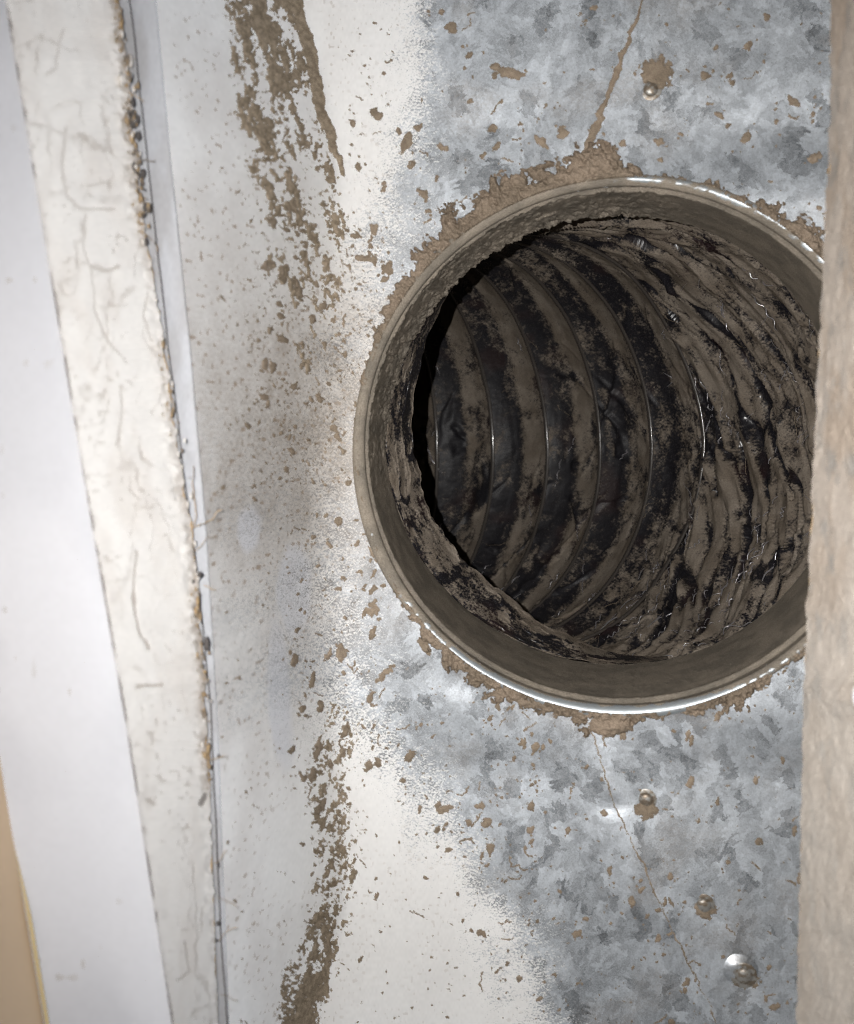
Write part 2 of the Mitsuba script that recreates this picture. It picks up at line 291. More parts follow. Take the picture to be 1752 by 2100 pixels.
# ---------------------------------------------------------------- collar (angles in the picture: 0 right, 90 down, 180 left, 270 up)
PH = np.radians(np.linspace(0, 360, 1201)[:-1]); PD = np.degrees(PH)
def ring_pts(r, y, ph=PH):
    """points at radius r (metres) round the collar's axis at depth y"""
    r, y, ph = np.broadcast_arrays(r, y, ph)
    return np.stack([CX + r * np.cos(ph), y, CZ - r * np.sin(ph)], -1)
def collar_depth(pd):
    d = tab(pd % 360, [0, 45, 90, 120, 150, 180, 205, 230, 255, 275, 300, 330, 360], [0.063, 0.064, 0.064, 0.060, 0.047, 0.035, 0.033, 0.034, 0.038, 0.043, 0.051, 0.060, 0.063])
    return d
rows, m = [], len(PH)
R0 = RC * S
RIM_Y = depth(CCU + RC * np.cos(PH), CCV + RC * np.sin(PH))
RRIM = R0 * RIM_Y / D          # the hole is a little tighter where the sheet bends towards the room
crust = sstep(150, 200, PD) * sstep(300, 262, PD)
N = 90
for i in range(N):
    t = i / (N - 1)
    yy = (RIM_Y - 0.0008) * (1 - t) + (D + collar_depth(PD)) * t
    inn = 0.0006 * sstep(0.0, 0.04, t) + 0.0012 * sstep(0.10, 0.12, t) * (1 - 0.6 * sstep(0.12, 0.2, t))   # swaged step with a fine line
    x = PH * 76
    lump = 0.0003 * fb(x * 1.3, t * 28, 5, 3) + crust * (0.0016 * sstep(0.3, 0.95, t) * fb(x * 0.5, t * 14, 9, 4) + 0.0014 * sstep(0.72, 1.0, t) * fb(x * 1.6, t * 40, 2, 3))
    lump = lump - 0.0004 * crust * sstep(0.6, 0.75, ridge(x * 0.4 + 1, t * 6, 4, 2)) 
    wav = 0.0012 * (fb(x * 0.5, 3, 6, 4) - 0.5) * t + crust * 0.005 * (fb(x * 0.33, 8, 6, 4) - 0.5) * t
    rows.append(ring_pts(RRIM * (1 - t) + R0 * t - inn - lump, yy + wav))
rows.append(ring_pts(R0 + 0.0004, D + collar_depth(PD)))
cv = np.stack(rows)
scene['duct_boot__collar'] = mikit.ply(mesh(cv, grid_faces(len(rows), m, True)), 'collar_mat', smooth=True)
COLLAR_END = cv[-2]
# rolled bead where the collar is crimped into the panel
prof = [(1.7, 0.25), (1.55, -0.25), (1.2, -0.62), (0.7, -0.8), (0.2, -0.72), (-0.3, -0.45), (-0.75, 0.0), (-0.95, 0.5), (-0.95, 1.2), (-0.2, 1.5)]
bead = np.stack([ring_pts(RRIM + a * 0.0013 * (1 + 0.12 * np.sin(PH * 5)), RIM_Y + b * 0.0013 - 0.0006 + 0.0003 * (fb(PH * 9, 0.5, 3, 2) - 0.5)) for a, b in prof])
dusty = tab(PD, [0, 30, 60, 75, 115, 135, 160, 200, 262, 272, 320, 335, 360], [0.8, 0.7, 0.55, 0.12, 0.12, 0.55, 0.8, 0.95, 0.95, 0.5, 0.54, 0.75, 0.8])
lat = np.array([0.25, 0.15, 0.0, -0.05, -0.05, 0.05, 0.35, 0.5, 0.5, 0.5])
uvb = np.stack([(dusty[None] + lat[:, None]).ravel(), np.zeros(len(prof) * m)], -1)
scene['duct_boot__collar__bead'] = mikit.ply(mesh(bead, grid_faces(len(prof), m, True)), 'bead_mat', smooth=True, uv=uvb)
labels['duct_boot__collar__bead'] = {'label': 'bright rolled metal bead round the collar, dusty on its left'}

# ---------------------------------------------------------------- flexible duct: runs on behind the collar and bends to the left
RB, RT, YS = 0.150, 0.0785, 0.392       # bend radius, tube radius, where the bend starts
Y0 = D + 0.028
L1 = YS - Y0
LEN = L1 + RB * math.radians(112)
def duct_frame(s):
    th = np.clip((s - L1) / RB, 0, None)
    cx = np.where(s < L1, CX, CX - RB + RB * np.cos(th)); cy = np.where(s < L1, Y0 + s, YS + RB * np.sin(th))
    return th, cx, cy
def duct_pts(s, ph, r):
    th, cx, cy = duct_frame(s)
    rx = r * np.cos(ph)
    return np.stack([cx + rx * np.cos(th), cy + rx * np.sin(th), CZ - r * np.sin(ph) * np.ones_like(rx)], -1)
ns, nph = 560, 1000
s_, ph_ = np.meshgrid(np.linspace(0, LEN, ns), np.linspace(0, 2 * np.pi, nph + 1)[:-1], indexing='ij')
PITCH = 0.0196
thd = np.degrees(duct_frame(s_)[0])
arc = (ph_ % (2 * np.pi)) * 78.5                          # mm round the tube
arcm = np.where(arc > 246.6, 493.2 - arc, arc)             # noise mirrored about the right edge
sm = s_ * 1000
sa = np.where(arc > 246.6, arc - 493.2, arc)               # signed from the right edge; breaks only at the hidden left
sk = sm + 0.30 * sa + 20 * (fb(arcm / 50, sm / 50, 4, 2) - 0.5)        # slanting drift
frac = ((s_ - 0.02 + 0.0012 * np.sin(ph_ * 2)) / PITCH) % 1.0
near = sstep(122, 74, sm - 10 * np.cos(ph_) + 46 * (fb(arcm / 36, sm / 26, 1, 3) - 0.5))     # crumpled zone next to the collar
bulge = np.sin(np.pi * frac)**0.8
w0 = sstep(385, 493, arc)
def both(fn): return fn(arc) * (1 - w0) + fn(arc - 493.2) * w0       # closes the pattern round the tube
fold = both(lambda a: fb(sk / 4.2, a / 34, 2, 4))
crA = both(lambda a: ridge(sk / 8.5 + 0.25 * fb(sm / 8, a / 12, 3, 2), a / 48, 6, 2))
crB = both(lambda a: ridge(sk / 7.5 + 0.25 * fb(sm / 8, a / 12, 9, 2), a / 40, 9, 2))
clump = both(lambda a: fb(sm / 6, a / 8, 8, 5, 0.62))
streak = both(lambda a: fb(sm / 3.0, a / 26, 13, 4, 0.55))
diag = both(lambda a: ridge((sm + 0.5 * a) / 13, (a - 0.4 * sm) / 40, 11, 2))
diag2 = both(lambda a: ridge((sm - 0.35 * a) / 15, (a + 0.4 * sm) / 44, 14, 2))
patch = both(lambda a: fb(sk / 7.0, a / 30, 4, 3))
crC = both(lambda a: ridge(sk / 4.4 + 0.4 * fb(sm / 6, a / 10, 4, 3), a / 30, 15, 2))
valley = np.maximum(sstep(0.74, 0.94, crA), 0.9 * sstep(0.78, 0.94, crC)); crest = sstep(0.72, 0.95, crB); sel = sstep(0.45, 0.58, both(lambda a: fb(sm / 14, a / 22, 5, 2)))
sharp = sstep(0.82, 0.95, diag) + sstep(0.84, 0.95, diag2)
st2 = both(lambda a: fb(sk / 2.6 + 0.6 * fb(sm / 9, a / 14, 2, 3), a / 24, 10, 4, 0.6))
rad = RT + (1 - near) * (0.0040 * bulge - 0.0016 * sharp * np.sqrt(np.clip(bulge, 0, 1)) - 0.0010 * (clump - 0.5) - 0.0010 * (streak - 0.5)) \
    + near * (0.0022 + 0.0026 * valley - 0.0026 * crB**2 - 0.0010 * crest - 0.0035 * (fold - 0.5) - 0.0030 * (st2 - 0.5) - 0.0012 * sharp)
# dust: on the half of each turn past the wire and on the flanks of the folds; bare film in the valleys and on sharp creases
fw = frac + 0.22 * (clump - 0.5) + 0.10 * (streak - 0.5)
ring_band = sstep(-0.02, 0.05, fw) * sstep(0.66, 0.44, fw)
tones = 0.14 - 0.10 * sstep(0.11, 0.22, s_) + 0.58 * ring_band + 1.05 * (clump - 0.5) + 0.9 * (streak - 0.5) - 0.35 * sharp + 0.20 * sstep(0.3, 1.0, np.abs(np.sin(ph_)))  # thinner dust deeper in puts the far duct's shade into the colour
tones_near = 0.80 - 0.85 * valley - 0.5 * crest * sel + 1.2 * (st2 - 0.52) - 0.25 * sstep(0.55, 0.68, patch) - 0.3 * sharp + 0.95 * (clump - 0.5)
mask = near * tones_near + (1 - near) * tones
rad = rad - 0.0004 * sstep(0.45, 0.65, mask)
P = duct_pts(s_, ph_, rad)
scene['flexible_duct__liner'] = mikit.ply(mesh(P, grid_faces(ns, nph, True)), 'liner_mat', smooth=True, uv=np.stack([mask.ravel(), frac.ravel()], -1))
k = 0
for j in range(4, 18):
    s0 = 0.02 + j * PITCH
    if s0 > LEN - 0.004: break
    ph = np.linspace(0, 2 * np.pi, 241)[:-1]
    sj = s0 - 0.0012 * np.sin(ph * 2) + 0.0006 * (fb(ph * 3, j * 3.0, 2, 2) - 0.5)
    if j < 5: sj = sj + 0.004 * (fb(np.abs(ph - np.pi) * 1.6, j * 5.0, 3, 2) - 0.5)
    ring = []
    for a in np.linspace(0, 2 * np.pi, 9)[:-1]:
        ring.append(duct_pts(sj + 0.0007 * np.cos(a), ph, RT + (0.004 if j < 4 else 0.0001) + 0.0007 * np.sin(a)))
    ring.append(ring[0])
    scene['flexible_duct__rib' + (f'_{k:03d}' if k else '')] = mikit.ply(mesh(np.stack(ring), grid_faces(9, 240, True)), 'rib_mat', smooth=True)
    k += 1
# sharp creases of the film, with glints put into their pale metal colour
rs = np.random.RandomState(21); cvs, cfs, nc = [], [], 0
for i in range(300):
    far = i % 5 == 0
    s1 = (rs.uniform(0.095, 0.20) if far else rs.uniform(0.008, 0.105)); p1 = rs.normal(0.35, 0.7)
    if rs.rand() < 0.35: p1 = rs.uniform(0.6, 2.4)
    ln = rs.uniform(0.004, 0.010) + 0.018 * rs.rand()**3; sl = rs.normal(0.0, 0.45) * (1 if not far else 0.6)
    nn_ = 26; q = np.linspace(-0.5, 0.5, nn_); bend = rs.normal(0, 0.006)
    ss = np.clip(s1 + ln * q * math.sin(sl) + bend * (q * q - 0.1), 0.002, LEN - 0.003); pp = p1 + ln * q * math.cos(sl) / 0.0785
    ii = np.clip((ss / LEN * (ns - 1)).astype(int), 0, ns - 1); jj = ((pp % (2 * np.pi)) / (2 * np.pi) * nph).astype(int) % nph
    rr0 = np.convolve(np.pad(rad[ii, jj], 6, mode='edge'), np.ones(13) / 13, mode='valid')
    if np.ptp(rr0) > 0.0022: continue                # lies across a deep fold
    w_ = rs.uniform(0.00009, 0.00029) * np.sqrt(np.clip(1 - (2 * q)**2, 0.02, 1))
    lift = rs.uniform(0.0001, 0.0006) + 0.0006 * np.sin(q * rs.uniform(6, 20) + rs.uniform(0, 6))
    rings_ = [duct_pts(ss + w_ * math.cos(a), pp, rr0 - lift + w_ * math.sin(a)) for a in np.linspace(0, 2 * np.pi, 7)[:-1]]
    ff = grid_faces(nn_, 6, True); cvs.append(np.stack(rings_, 1).reshape(-1, 3)); cfs.append(tri(ff) + nc); nc += nn_ * 6
scene['flexible_duct__crease_glint'] = mikit.ply(mesh(np.vstack(cvs), np.vstack(cfs)), 'glint_mat', smooth=True)
scene['glint_mat'] = {'type': 'twosided', 'bsdf': {'type': 'principled', 'base_color': rgb(0.66, 0.64, 0.67), 'metallic': 0.8, 'roughness': 0.24}}
labels['flexible_duct__crease_glint'] = {'label': 'sharp creases of the dusty film with glints put into a pale metal colour', 'kind': 'stuff'}
# pale lint hairs caught in the dust
lv, lf_, nl = [], [], 0
for i in range(40):
    s1, p1, a = rs.uniform(0.01, 0.17), rs.normal(0.3, 0.9), rs.uniform(0, 6.28); ss, pp = [], []
    for k in range(14):
        ss.append(s1); pp.append(p1); s1 += 0.0007 * math.cos(a); p1 += 0.0007 / 0.0785 * math.sin(a); a += rs.normal(0, 0.28)
    ss, pp = np.clip(np.array(ss), 0.001, LEN - 0.001), np.array(pp)
    ii = np.clip((ss / LEN * (ns - 1)).astype(int), 0, ns - 1); jj = ((pp % (2 * np.pi)) / (2 * np.pi) * nph).astype(int) % nph
    r0_ = np.convolve(np.pad(rad[ii, jj], 2, mode='edge'), np.ones(5) / 5, mode='valid') - 0.0005 - 0.0008 * np.sin(np.linspace(0, 3.1, 14)) * rs.rand()
    rings_ = [duct_pts(ss + 0.00007 * math.cos(q), pp, r0_ + 0.00007 * math.sin(q)) for q in np.linspace(0, 2 * np.pi, 5)[:-1]]
    lv.append(np.stack(rings_, 1).reshape(-1, 3)); lf_.append(tri(grid_faces(14, 4, True)) + nl); nl += 56
scene['flexible_duct__lint'] = mikit.ply(mesh(np.vstack(lv), np.vstack(lf_)), 'dust_mat', smooth=True, uv=np.zeros((nl, 2)))
labels['flexible_duct__lint'] = {'label': 'thin pale lint hairs caught in the dust of the duct', 'kind': 'stuff'}
# loose end of the film, folded over the collar's edge at the lower left
n_a, n_b = 520, 60
pa = np.radians(np.linspace(76, 226, n_a))[:, None] * np.ones((1, n_b)); tb = np.linspace(0, 1, n_b)[None] * np.ones((n_a, 1))
pd_ = np.degrees(pa)
wid = tab(pd_, [76, 92, 105, 125, 145, 160, 180, 200, 215, 226], [0.0003, 0.0028, 0.0065, 0.0105, 0.0105, 0.009, 0.0078, 0.005, 0.0025, 0.0008]) * (0.9 + 0.3 * (fb(pa * 12, 1, 3, 3) - 0.5))
ring_r = R0 + 0.0006 - 0.0030 * sstep(0.0004, 0.0045, wid)
fr = ridge(tb * 3.0 + 0.8 * fb(pa * 4, tb, 5, 2), pa * 5, 7, 3)
fn = fb(tb * 5, pa * 16, 1, 4)
rr = ring_r - wid * tb + 0.0005
yy = D + collar_depth(pd_) + 0.004 - 0.007 * sstep(0.0005, 0.0065, wid) + 0.014 * tb**1.3 - 0.0045 * (fr - 0.4) * sstep(0, 0.15, tb) * sstep(0, 0.004, wid) - 0.0015 * (fn - 0.5)
P = ring_pts(rr, yy, pa)
fm = 0.56 + 1.5 * (fb(tb * 4.2 + pa * 1.5, pa * 7, 9, 4, 0.6) - 0.5) - 0.55 * sstep(0.7, 0.9, fr) + 0.16 * sstep(0.75, 0.95, tb) - 0.2 * sstep(170, 185, pd_)
scene['flexible_duct__liner_fold'] = mikit.ply(mesh(P, grid_faces(n_a, n_b)), 'liner_mat', smooth=True, uv=np.stack([fm.ravel(), tb.ravel()], -1))
labels['flexible_duct__liner_fold'] = {'label': 'crumpled loose film folded over the lower left of the collar'}
labels['flexible_duct'] = {'label': 'black plastic flexible duct with wire ribs, dusty inside, bending left behind the collar', 'category': 'flexible duct'}

# ---------------------------------------------------------------- dust lying on the sheet metal, as real relief
STEP = 1.6
us, vs2 = np.arange(300, 1760, STEP), np.arange(-40, 2150, STEP)
U, V = np.meshgrid(us, vs2)
rng = np.random.RandomState(11)
wu, wv = U + 15 * (fb(U / 17, V / 17, 1, 4, 0.6) - 0.5), V + 15 * (fb(U / 17, V / 17, 5, 4, 0.6) - 0.5)
fine = fb(U / 7, V / 7, 3, 3, 0.6)
def fill(dens, n): return dens - n
# 1: upper streaks
sh = U - 0.26 * V                                  # streaks lean to the right going down
n_st = 0.54 * fb(sh / 17, V / 46, 2, 3, 0.55) + 0.46 * fb(U / 5.5, V / 7, 3, 3, 0.65)
left = tab(V, [0, 300, 640, 900], [452, 490, 555, 560]); right = tab(V, [0, 130, 230, 330, 450, 700, 900], [606, 642, 664, 700, 712, 690, 660])
dn = tab(V, [-40, 0, 150, 300, 450, 620, 800, 950], [0.57, 0.555, 0.515, 0.475, 0.43, 0.395, 0.30, 0.1])
in_ = sstep(left - 12, left + 25, U) * sstep(right + 8, right - 6, U)
e1 = np.where(in_ > 0.02, dn * (0.45 + 0.55 * in_), 0) - n_st
d, t = seg_dist(wu, wv, [(585, -40), (604, 0), (640, 120), (658, 220), (690, 310), (703, 352)])
e1 = np.maximum(e1, (tab(t, [0, 0.6, 1], [15, 10, 5]) * (0.75 + 0.6 * fb(U / 20, V / 20, 8, 2)) - d) / 40)
# 2: lower streaks
cl = tab(V, [1430, 1500, 1600, 1700, 1800, 1900, 2000, 2100, 2150], [700, 690, 665, 695, 690, 672, 640, 615, 605])
hw = tab(V, [1430, 1550, 1700, 1850, 2000, 2150], [45, 66, 70, 60, 62, 56])
dn2 = tab(V, [1380, 1450, 1560, 1700, 1850, 1930, 2020, 2100, 2150], [0.15, 0.41, 0.45, 0.455, 0.48, 0.535, 0.60, 0.67, 0.72])
sh2 = U + 0.32 * V
n_lo = 0.5 * fb(sh2 / 11, V / 24, 6, 3, 0.55) + 0.5 * fb(U / 4.5, V / 5.5, 9, 3, 0.65)
e2 = np.where(np.abs(U - cl) < hw * 1.6, dn2 * np.exp(-np.abs((U - cl) / hw)**3 * 0.8), 0) - n_lo
# 3: scattered specks
e3 = np.full(U.shape, -1.0)
def blob(u, v, a, b, rot, k=1.0):
    R = max(a, b) * 1.9 + 4
    i0, i1 = np.searchsorted(vs2, [v - R, v + R]); j0, j1 = np.searchsorted(us, [u - R, u + R])
    if i1 <= i0 or j1 <= j0: return
    x, y = wu[i0:i1, j0:j1] - u, wv[i0:i1, j0:j1] - v
    c, s = math.cos(rot), math.sin(rot)
    q = np.hypot((x * c + y * s) / a, (-x * s + y * c) / b)
    e3[i0:i1, j0:j1] = np.maximum(e3[i0:i1, j0:j1], (1.0 - q - 1.2 * (fine[i0:i1, j0:j1] - 0.5)) * min(a, b) / 22)
def scatter(n, u0, u1, v0, v1, lo, hi, ang, clusters=0.5, keep=None):
    for _ in range(n):
        u, v = rng.uniform(u0, u1), rng.uniform(v0, v1)
        if keep is not None and not keep(u, v): continue
        a = lo + (hi - lo) * rng.rand()**6.0
        blob(u, v, a * rng.uniform(1.0, 2.2), a, ang + rng.normal(0, 0.5))
        if rng.rand() < clusters:
            for _ in range(rng.randint(1, 5)):
                blob(u + rng.normal(0, 3 * a + 5), v + rng.normal(0, 3 * a + 5), a * rng.uniform(0.3, 0.8), a * rng.uniform(0.25, 0.6), ang + rng.normal(0, 0.6))
off = lambda u, v: math.hypot(u - CCU, v - CCV) > RC + 12
scatter(420, 780, 1640, 1330, 2110, 1.3, 7, -0.9, 0.5, lambda u, v: off(u, v) and u > tab(v, [1330, 1600, 1800, 2100], [800, 820, 950, 1050]))
scatter(110, 800, 1690, 0, 480, 1.5, 9, -0.7, 0.6, off)
scatter(50, 700, 830, 20, 600, 1.5, 6, 0.9, 0.5, off)
scatter(460, 500, 790, 430, 1000, 1.2, 6.5, 1.2, 0.5, off)
scatter(170, 590, 800, 1050, 1600, 1.2, 8, -0.9, 0.5, off)
scatter(130, 440, 640, 300, 2100, 1.2, 3.2, 1.4, 0.2, off)
scatter(150, 700, 1100, 1560, 2110, 1.2, 4.5, -0.8, 0.3)
for (u, v, a, b, g) in [(1050, 150, 42, 12, 0.12), (1018, 140, 14, 9, 0), (925, 60, 12, 14, 0), (775, 232, 18, 12, 0.7), (833, 290, 13, 24, 0.3), (905, 300, 16, 9, 0.6), (868, 398, 9, 22, -0.5),
        (1110, 290, 24, 9, 0.7), (1155, 270, 13, 13, 0), (1010, 262, 12, 10, 0), (745, 530, 24, 9, 0.2), (795, 550, 13, 16, 0), (1475, 235, 16, 9, 0.6), (1350, 290, 14, 10, 0), (870, 1325, 26, 9, 0.8), (790, 1385, 30, 8, -0.7),
        (915, 1660, 18, 8, -0.4), (1240, 1665, 8, 6, 0), (985, 1915, 10, 8, 0), (1185, 1915, 12, 10, 0), (655, 1660, 9, 26, 0.4), (708, 1500, 9, 22, 0.2), (703, 1545, 8, 20, 0.5), (652, 1535, 9, 32, 0.25), (642, 1590, 7, 16, 0.3), (640, 1400, 6, 24, 0.25), (1090, 1655, 8, 12, 0),
        (1000, 1690, 14, 9, 0), (840, 1550, 22, 9, -0.6), (580, 560, 13, 20, 0.3), (612, 585, 9, 24, -0.4), (640, 655, 10, 12, 0), (560, 460, 9, 14, 0), (600, 425, 12, 18, 0.2)]:
    blob(u, v, a * 0.8, b * 0.8, g)
# hair-thin lint, curled
for _ in range(150):
    u, v = rng.uniform(560, 1640), rng.uniform(0, 2100)
    if not off(u, v) or rng.rand() < 0.4 and u > 1100: continue
    a = rng.uniform(0, 6.28)
    for _ in range(rng.randint(4, 12)):
        blob(u, v, 3.2, 1.15, a); u += 3.4 * math.cos(a); v += 3.4 * math.sin(a); a += rng.normal(0, 0.35)
# seams
d, t = seg_dist(wu, wv, top_seam); tt = np.clip((V) / 330, 0, 1)
e3 = np.maximum(e3, (tab(V, [0, 100, 200, 300, 335], [2.2, 4.0, 5.5, 8.5, 9]) * (0.35 + 1.3 * fb(U / 26, V / 26, 4, 2)) - d) / 40)
d, t = seg_dist(wu, wv, low_seam)
e3 = np.maximum(e3, (1.05 * (-0.2 + 1.8 * fb(U / 40, V / 40, 4, 2)) - d * 0.8) / 40)
# dust round the rivets
for (u, v, a, b) in [(1345, 150, 34, 30), (1326, 1663, 20, 18), (1446, 1866, 24, 17), (1530, 2008, 24, 20)]:
    blob(u, v, a, b, 0.2)
# 4: crust round the collar
Pd = at(U, V, D); rho = np.hypot(Pd[..., 0] - CX, Pd[..., 2] - CZ) / S; pdeg = np.degrees(np.arctan2(CZ - Pd[..., 2], Pd[..., 0] - CX)) % 360

wdt = tab(pdeg, [0, 25, 40, 55, 63, 68, 78, 88, 95, 105, 115, 124, 134, 145, 180, 200, 212, 222, 232, 245, 256, 264, 268, 274, 284, 292, 300, 312, 322, 335, 360],
    [10, 20, 24, 10, 34, 26, 6, 34, 36, 22, 30, 34, 20, 5, 3, 6, 18, 34, 44, 52, 52, 58, 66, 10, 5, 16, 24, 40, 44, 30, 10])
nn = fb(U / 24, V / 24, 12, 4, 0.55)
edge4 = (RC + 12 + wdt * (-0.22 + 2.2 * nn * (0.6 + 0.8 * fine)) - rho) / 60
e4 = np.where((rho > RC - 4), np.minimum(edge4, 0.6), -1)
e4 = np.where(edge4 - 0.45 * (fb(U / 9, V / 9, 2, 2) - 0.35) * (wdt < 40) > 0, e4, -1)
lump = [(1232, 338, 44, 34), (1255, 1487, 44, 24), (1190, 352, 30, 22)]
for (u, v, a, b) in lump:
    q = np.hypot((wu - u) / a, (wv - v) / b); e4 = np.maximum(e4, np.where(rho > RC + 2, (1 - q - 0.3 * (fine - 0.5)) * 0.6, -1))
hole = rho < RC + 4
base_y = depth(U, V); BASE = at(U, V, base_y)
du, dv_ = np.gradient(BASE, axis=1), np.gradient(BASE, axis=0)
NRM = np.cross(du, dv_); NRM /= np.linalg.norm(NRM, axis=-1, keepdims=True); NRM *= np.sign(-NRM[..., 1:2] - 1e-9)
NRM = np.where((NRM * BASE).sum(-1, keepdims=True) > 0, -NRM, NRM)
vis = U > lip_u(V) + 6
def relief(key, e, gain, top, tint, label):
    e = np.where(vis & ~hole, e, -1)
    on = e > 0
    h = np.where(on, 0.00010 + np.minimum(top, gain * np.sqrt(np.maximum(e, 0))) * (0.55 + 0.9 * fine), -0.00006)
    grow = on.copy()
    grow[1:] |= on[:-1]; grow[:-1] |= on[1:]; g2 = grow.copy(); g2[:, 1:] |= grow[:, :-1]; g2[:, :-1] |= grow[:, 1:]
    f = grid_faces(*U.shape); q = on.ravel()[f].any(1)
    v_, f_, uv_ = compact((BASE + NRM * h[..., None]).reshape(-1, 3), tri(f[q]), np.stack([tint * np.ones(U.size), np.zeros(U.size)], -1))
    scene[key] = mikit.ply(mesh(v_, f_), 'dust_mat', smooth=True, uv=uv_)
    labels[key] = {'label': label, 'category': 'dust', 'kind': 'stuff'}
e2 = np.where(e1 > 0, -1, e2)
e3 = np.where((e1 > 0) | (e2 > 0), -1, e3); e3 = np.where(e4 > 0, -1, e3)
relief('dust_streak', e1, 0.0011, 0.0007, 0.0, 'brown dust streaked down the bend of the side panel above, left of the opening')
relief('dust_streak_001', e2, 0.0011, 0.0007, 0.0, 'brown dust streaked down the bend of the side panel below the opening')
relief('dust_specks', e3, 0.0007, 0.0005, 0.55, 'brown dust specks and lint scattered over the galvanised panel')
relief('dust_crust', e4, 0.0030, 0.0026, 0.75, 'thick crust of brown dust round the rim of the collar')

# ---------------------------------------------------------------- drywall round the opening
YF, YB = 0.242, 0.2775
def l_front(v): return tab(v, [-300, 0, 900, 1500, 2100, 2400], [-45, 10, 158, 260, 352, 400]) 
def l_back(v):
    base = tab(v, [-300, 0, 250, 470, 700, 900, 1100, 1400, 1600, 2100, 2400], [235, 248, 272, 298, 335, 362, 395, 418, 430, 447, 452])
    return base + 16 * (fb(v / 42, 2.0, 3, 4, 0.6) - 0.5) * tab(v, [0, 1600, 1750], [1, 1, 0.12])
def r_back(v): return tab(v, [-300, 0, 300, 420, 900, 1400, 2100, 2400], [1712, 1706, 1702, 1694, 1672, 1650, 1634, 1628]) + 9 * (fb(v / 30, 5.0, 3, 4, 0.65) - 0.5)
def r_front(v): return 1772 + 8 * (fb(v / 60, 3.0, 5, 3) - 0.5) - 24 * np.exp(-(np.abs(v - 1425) / 26.0)**3) - 10 * np.exp(-((v - 1460) / 14.0)**2)
vv = np.arange(-260, 2361, 3.0); nv = len(vv)
# left cut edge
nt = 120
tt = np.linspace(0, 1, nt)[None] * np.ones((nv, 1)); VV = vv[:, None] * np.ones((1, nt))
A, B = at(l_front(vv), vv, YF), at(l_back(vv), vv, YB)
UU = l_front(vv)[:, None] * (1 - tt) + l_back(vv)[:, None] * tt
P = A[:, None] * (1 - tt[..., None]) + B[:, None] * tt[..., None]
lumps = fb(UU / 40, VV / 60, 2, 4) - 0.5
cracks = np.zeros_like(UU); gv = np.zeros_like(UU)
# winding hairline veins with a few beads of dirt
wu1, wv1 = UU + 34 * (fb(UU / 40, VV / 40, 6, 4, 0.6) - 0.5), VV + 34 * (fb(UU / 40, VV / 40, 9, 4, 0.6) - 0.5)
for sd, sc, wd, th in ((3, 85, 0.026, 0.46), (8, 130, 0.018, 0.48), (5, 55, 0.036, 0.52), (12, 40, 0.040, 0.55)):
    n0 = vn(wu1 / sc, wv1 / (sc * 1.9), sd)
    ln = sstep(wd, wd * 0.25, np.abs(n0 - 0.5)) * sstep(th - 0.12, th + 0.05, fb(UU / 70, VV / 90, sd + 1, 2)) * (0.2 + 0.95 * vn(UU / 9, VV / 13, sd + 2)**1.5)
    cracks = np.maximum(cracks, ln)
cracks *= tab(VV, [0, 1000, 1250, 1700, 1800, 2100], [0.62, 0.6, 0.25, 0.25, 0.55, 0.6])
for pts, wd, st in [([(272, 1130), (268, 1190), (270, 1250), (280, 1290), (300, 1330)], 4.5, 0.8), ([(278, 1412), (296, 1406), (326, 1406)], 6.5, 0.75), ([(170, 440), (165, 500), (180, 560), (190, 640), (215, 700), (255, 745)], 4.0, 0.55),
        ([(130, 260), (125, 330), (128, 400), (160, 430), (230, 425)], 6.0, 0.45), ([(180, 545), (215, 555), (235, 548)], 7, 0.6), ([(240, 790), (245, 850), (236, 915)], 4.0, 0.5), ([(90, 155), (110, 140), (120, 60)], 6, 0.35),
        ([(393, 1770), (398, 1850), (400, 1990)], 3.0, 0.5), ([(300, 600), (290, 650), (310, 700)], 5, 0.45), ([(300, 1640), (313, 1650)], 8, 0.6), ([(375, 1930), (385, 1990), (360, 2010)], 4, 0.6)]:
    d, _ = seg_dist(wu1 * 0.4 + UU * 0.6, wv1 * 0.4 + VV * 0.6, pts)
    cracks = np.maximum(cracks, st * sstep(wd, wd * 0.3, d * (0.5 + 1.3 * fb(UU / 11, VV / 11, 4, 3))))
d, _ = seg_dist(UU, VV, [(420, 1632), (412, 1648)]); blk = sstep(8, 5, d); cracks = np.maximum(cracks, blk)
dots = sstep(0.80, 0.90, vn(UU / 9, VV / 9, 6)) * sstep(0.5, 0.7, fb(UU / 60, VV / 60, 10, 2)); cracks = np.maximum(cracks, 0.5 * dots)
edge_px = (l_back(vv)[:, None] - UU)
rim = sstep(26, 4, edge_px + 30 * (fb(UU / 14, VV / 9, 4, 3) - 0.5)) * tab(VV, [0, 480, 640, 1000, 1300, 1600, 1680], [0.85, 0.6, 0.2, 0.6, 0.8, 0.7, 0.05])
front_px = UU - l_front(vv)[:, None]
dirt = sstep(7, 2, front_px + 5 * (fb(VV / 20, 4, 2, 3) - 0.5)) * (0.25 + 0.75 * sstep(0.35, 0.65, fb(VV / 30, 1, 4, 3)))
stain = np.maximum.reduce([0.8 * cracks, rim * 0.75, dirt * 0.9])
tone = np.maximum(blk, dirt)
hN = 0.0003 * lumps + 0.0001 * (fb(UU / 9, VV / 9, 1, 3) - 0.5) - 0.0001 * cracks
hN = hN * sstep(0, 0.05, tt)
P[..., 0] += hN; P[..., 0] += 0.0016 * sstep(0.75, 1, tt) * (fb(VV / 15, UU / 24, 7, 4, 0.6) - 0.5)
scene['drywall__cut_edge'] = mikit.ply(mesh(P, grid_faces(nv, nt)), 'gypsum', smooth=True, uv=np.stack([stain.ravel(), tone.ravel()], -1))
labels['drywall__cut_edge'] = {'label': 'cream cut edge of the drywall with brown cracks, left of the opening'}
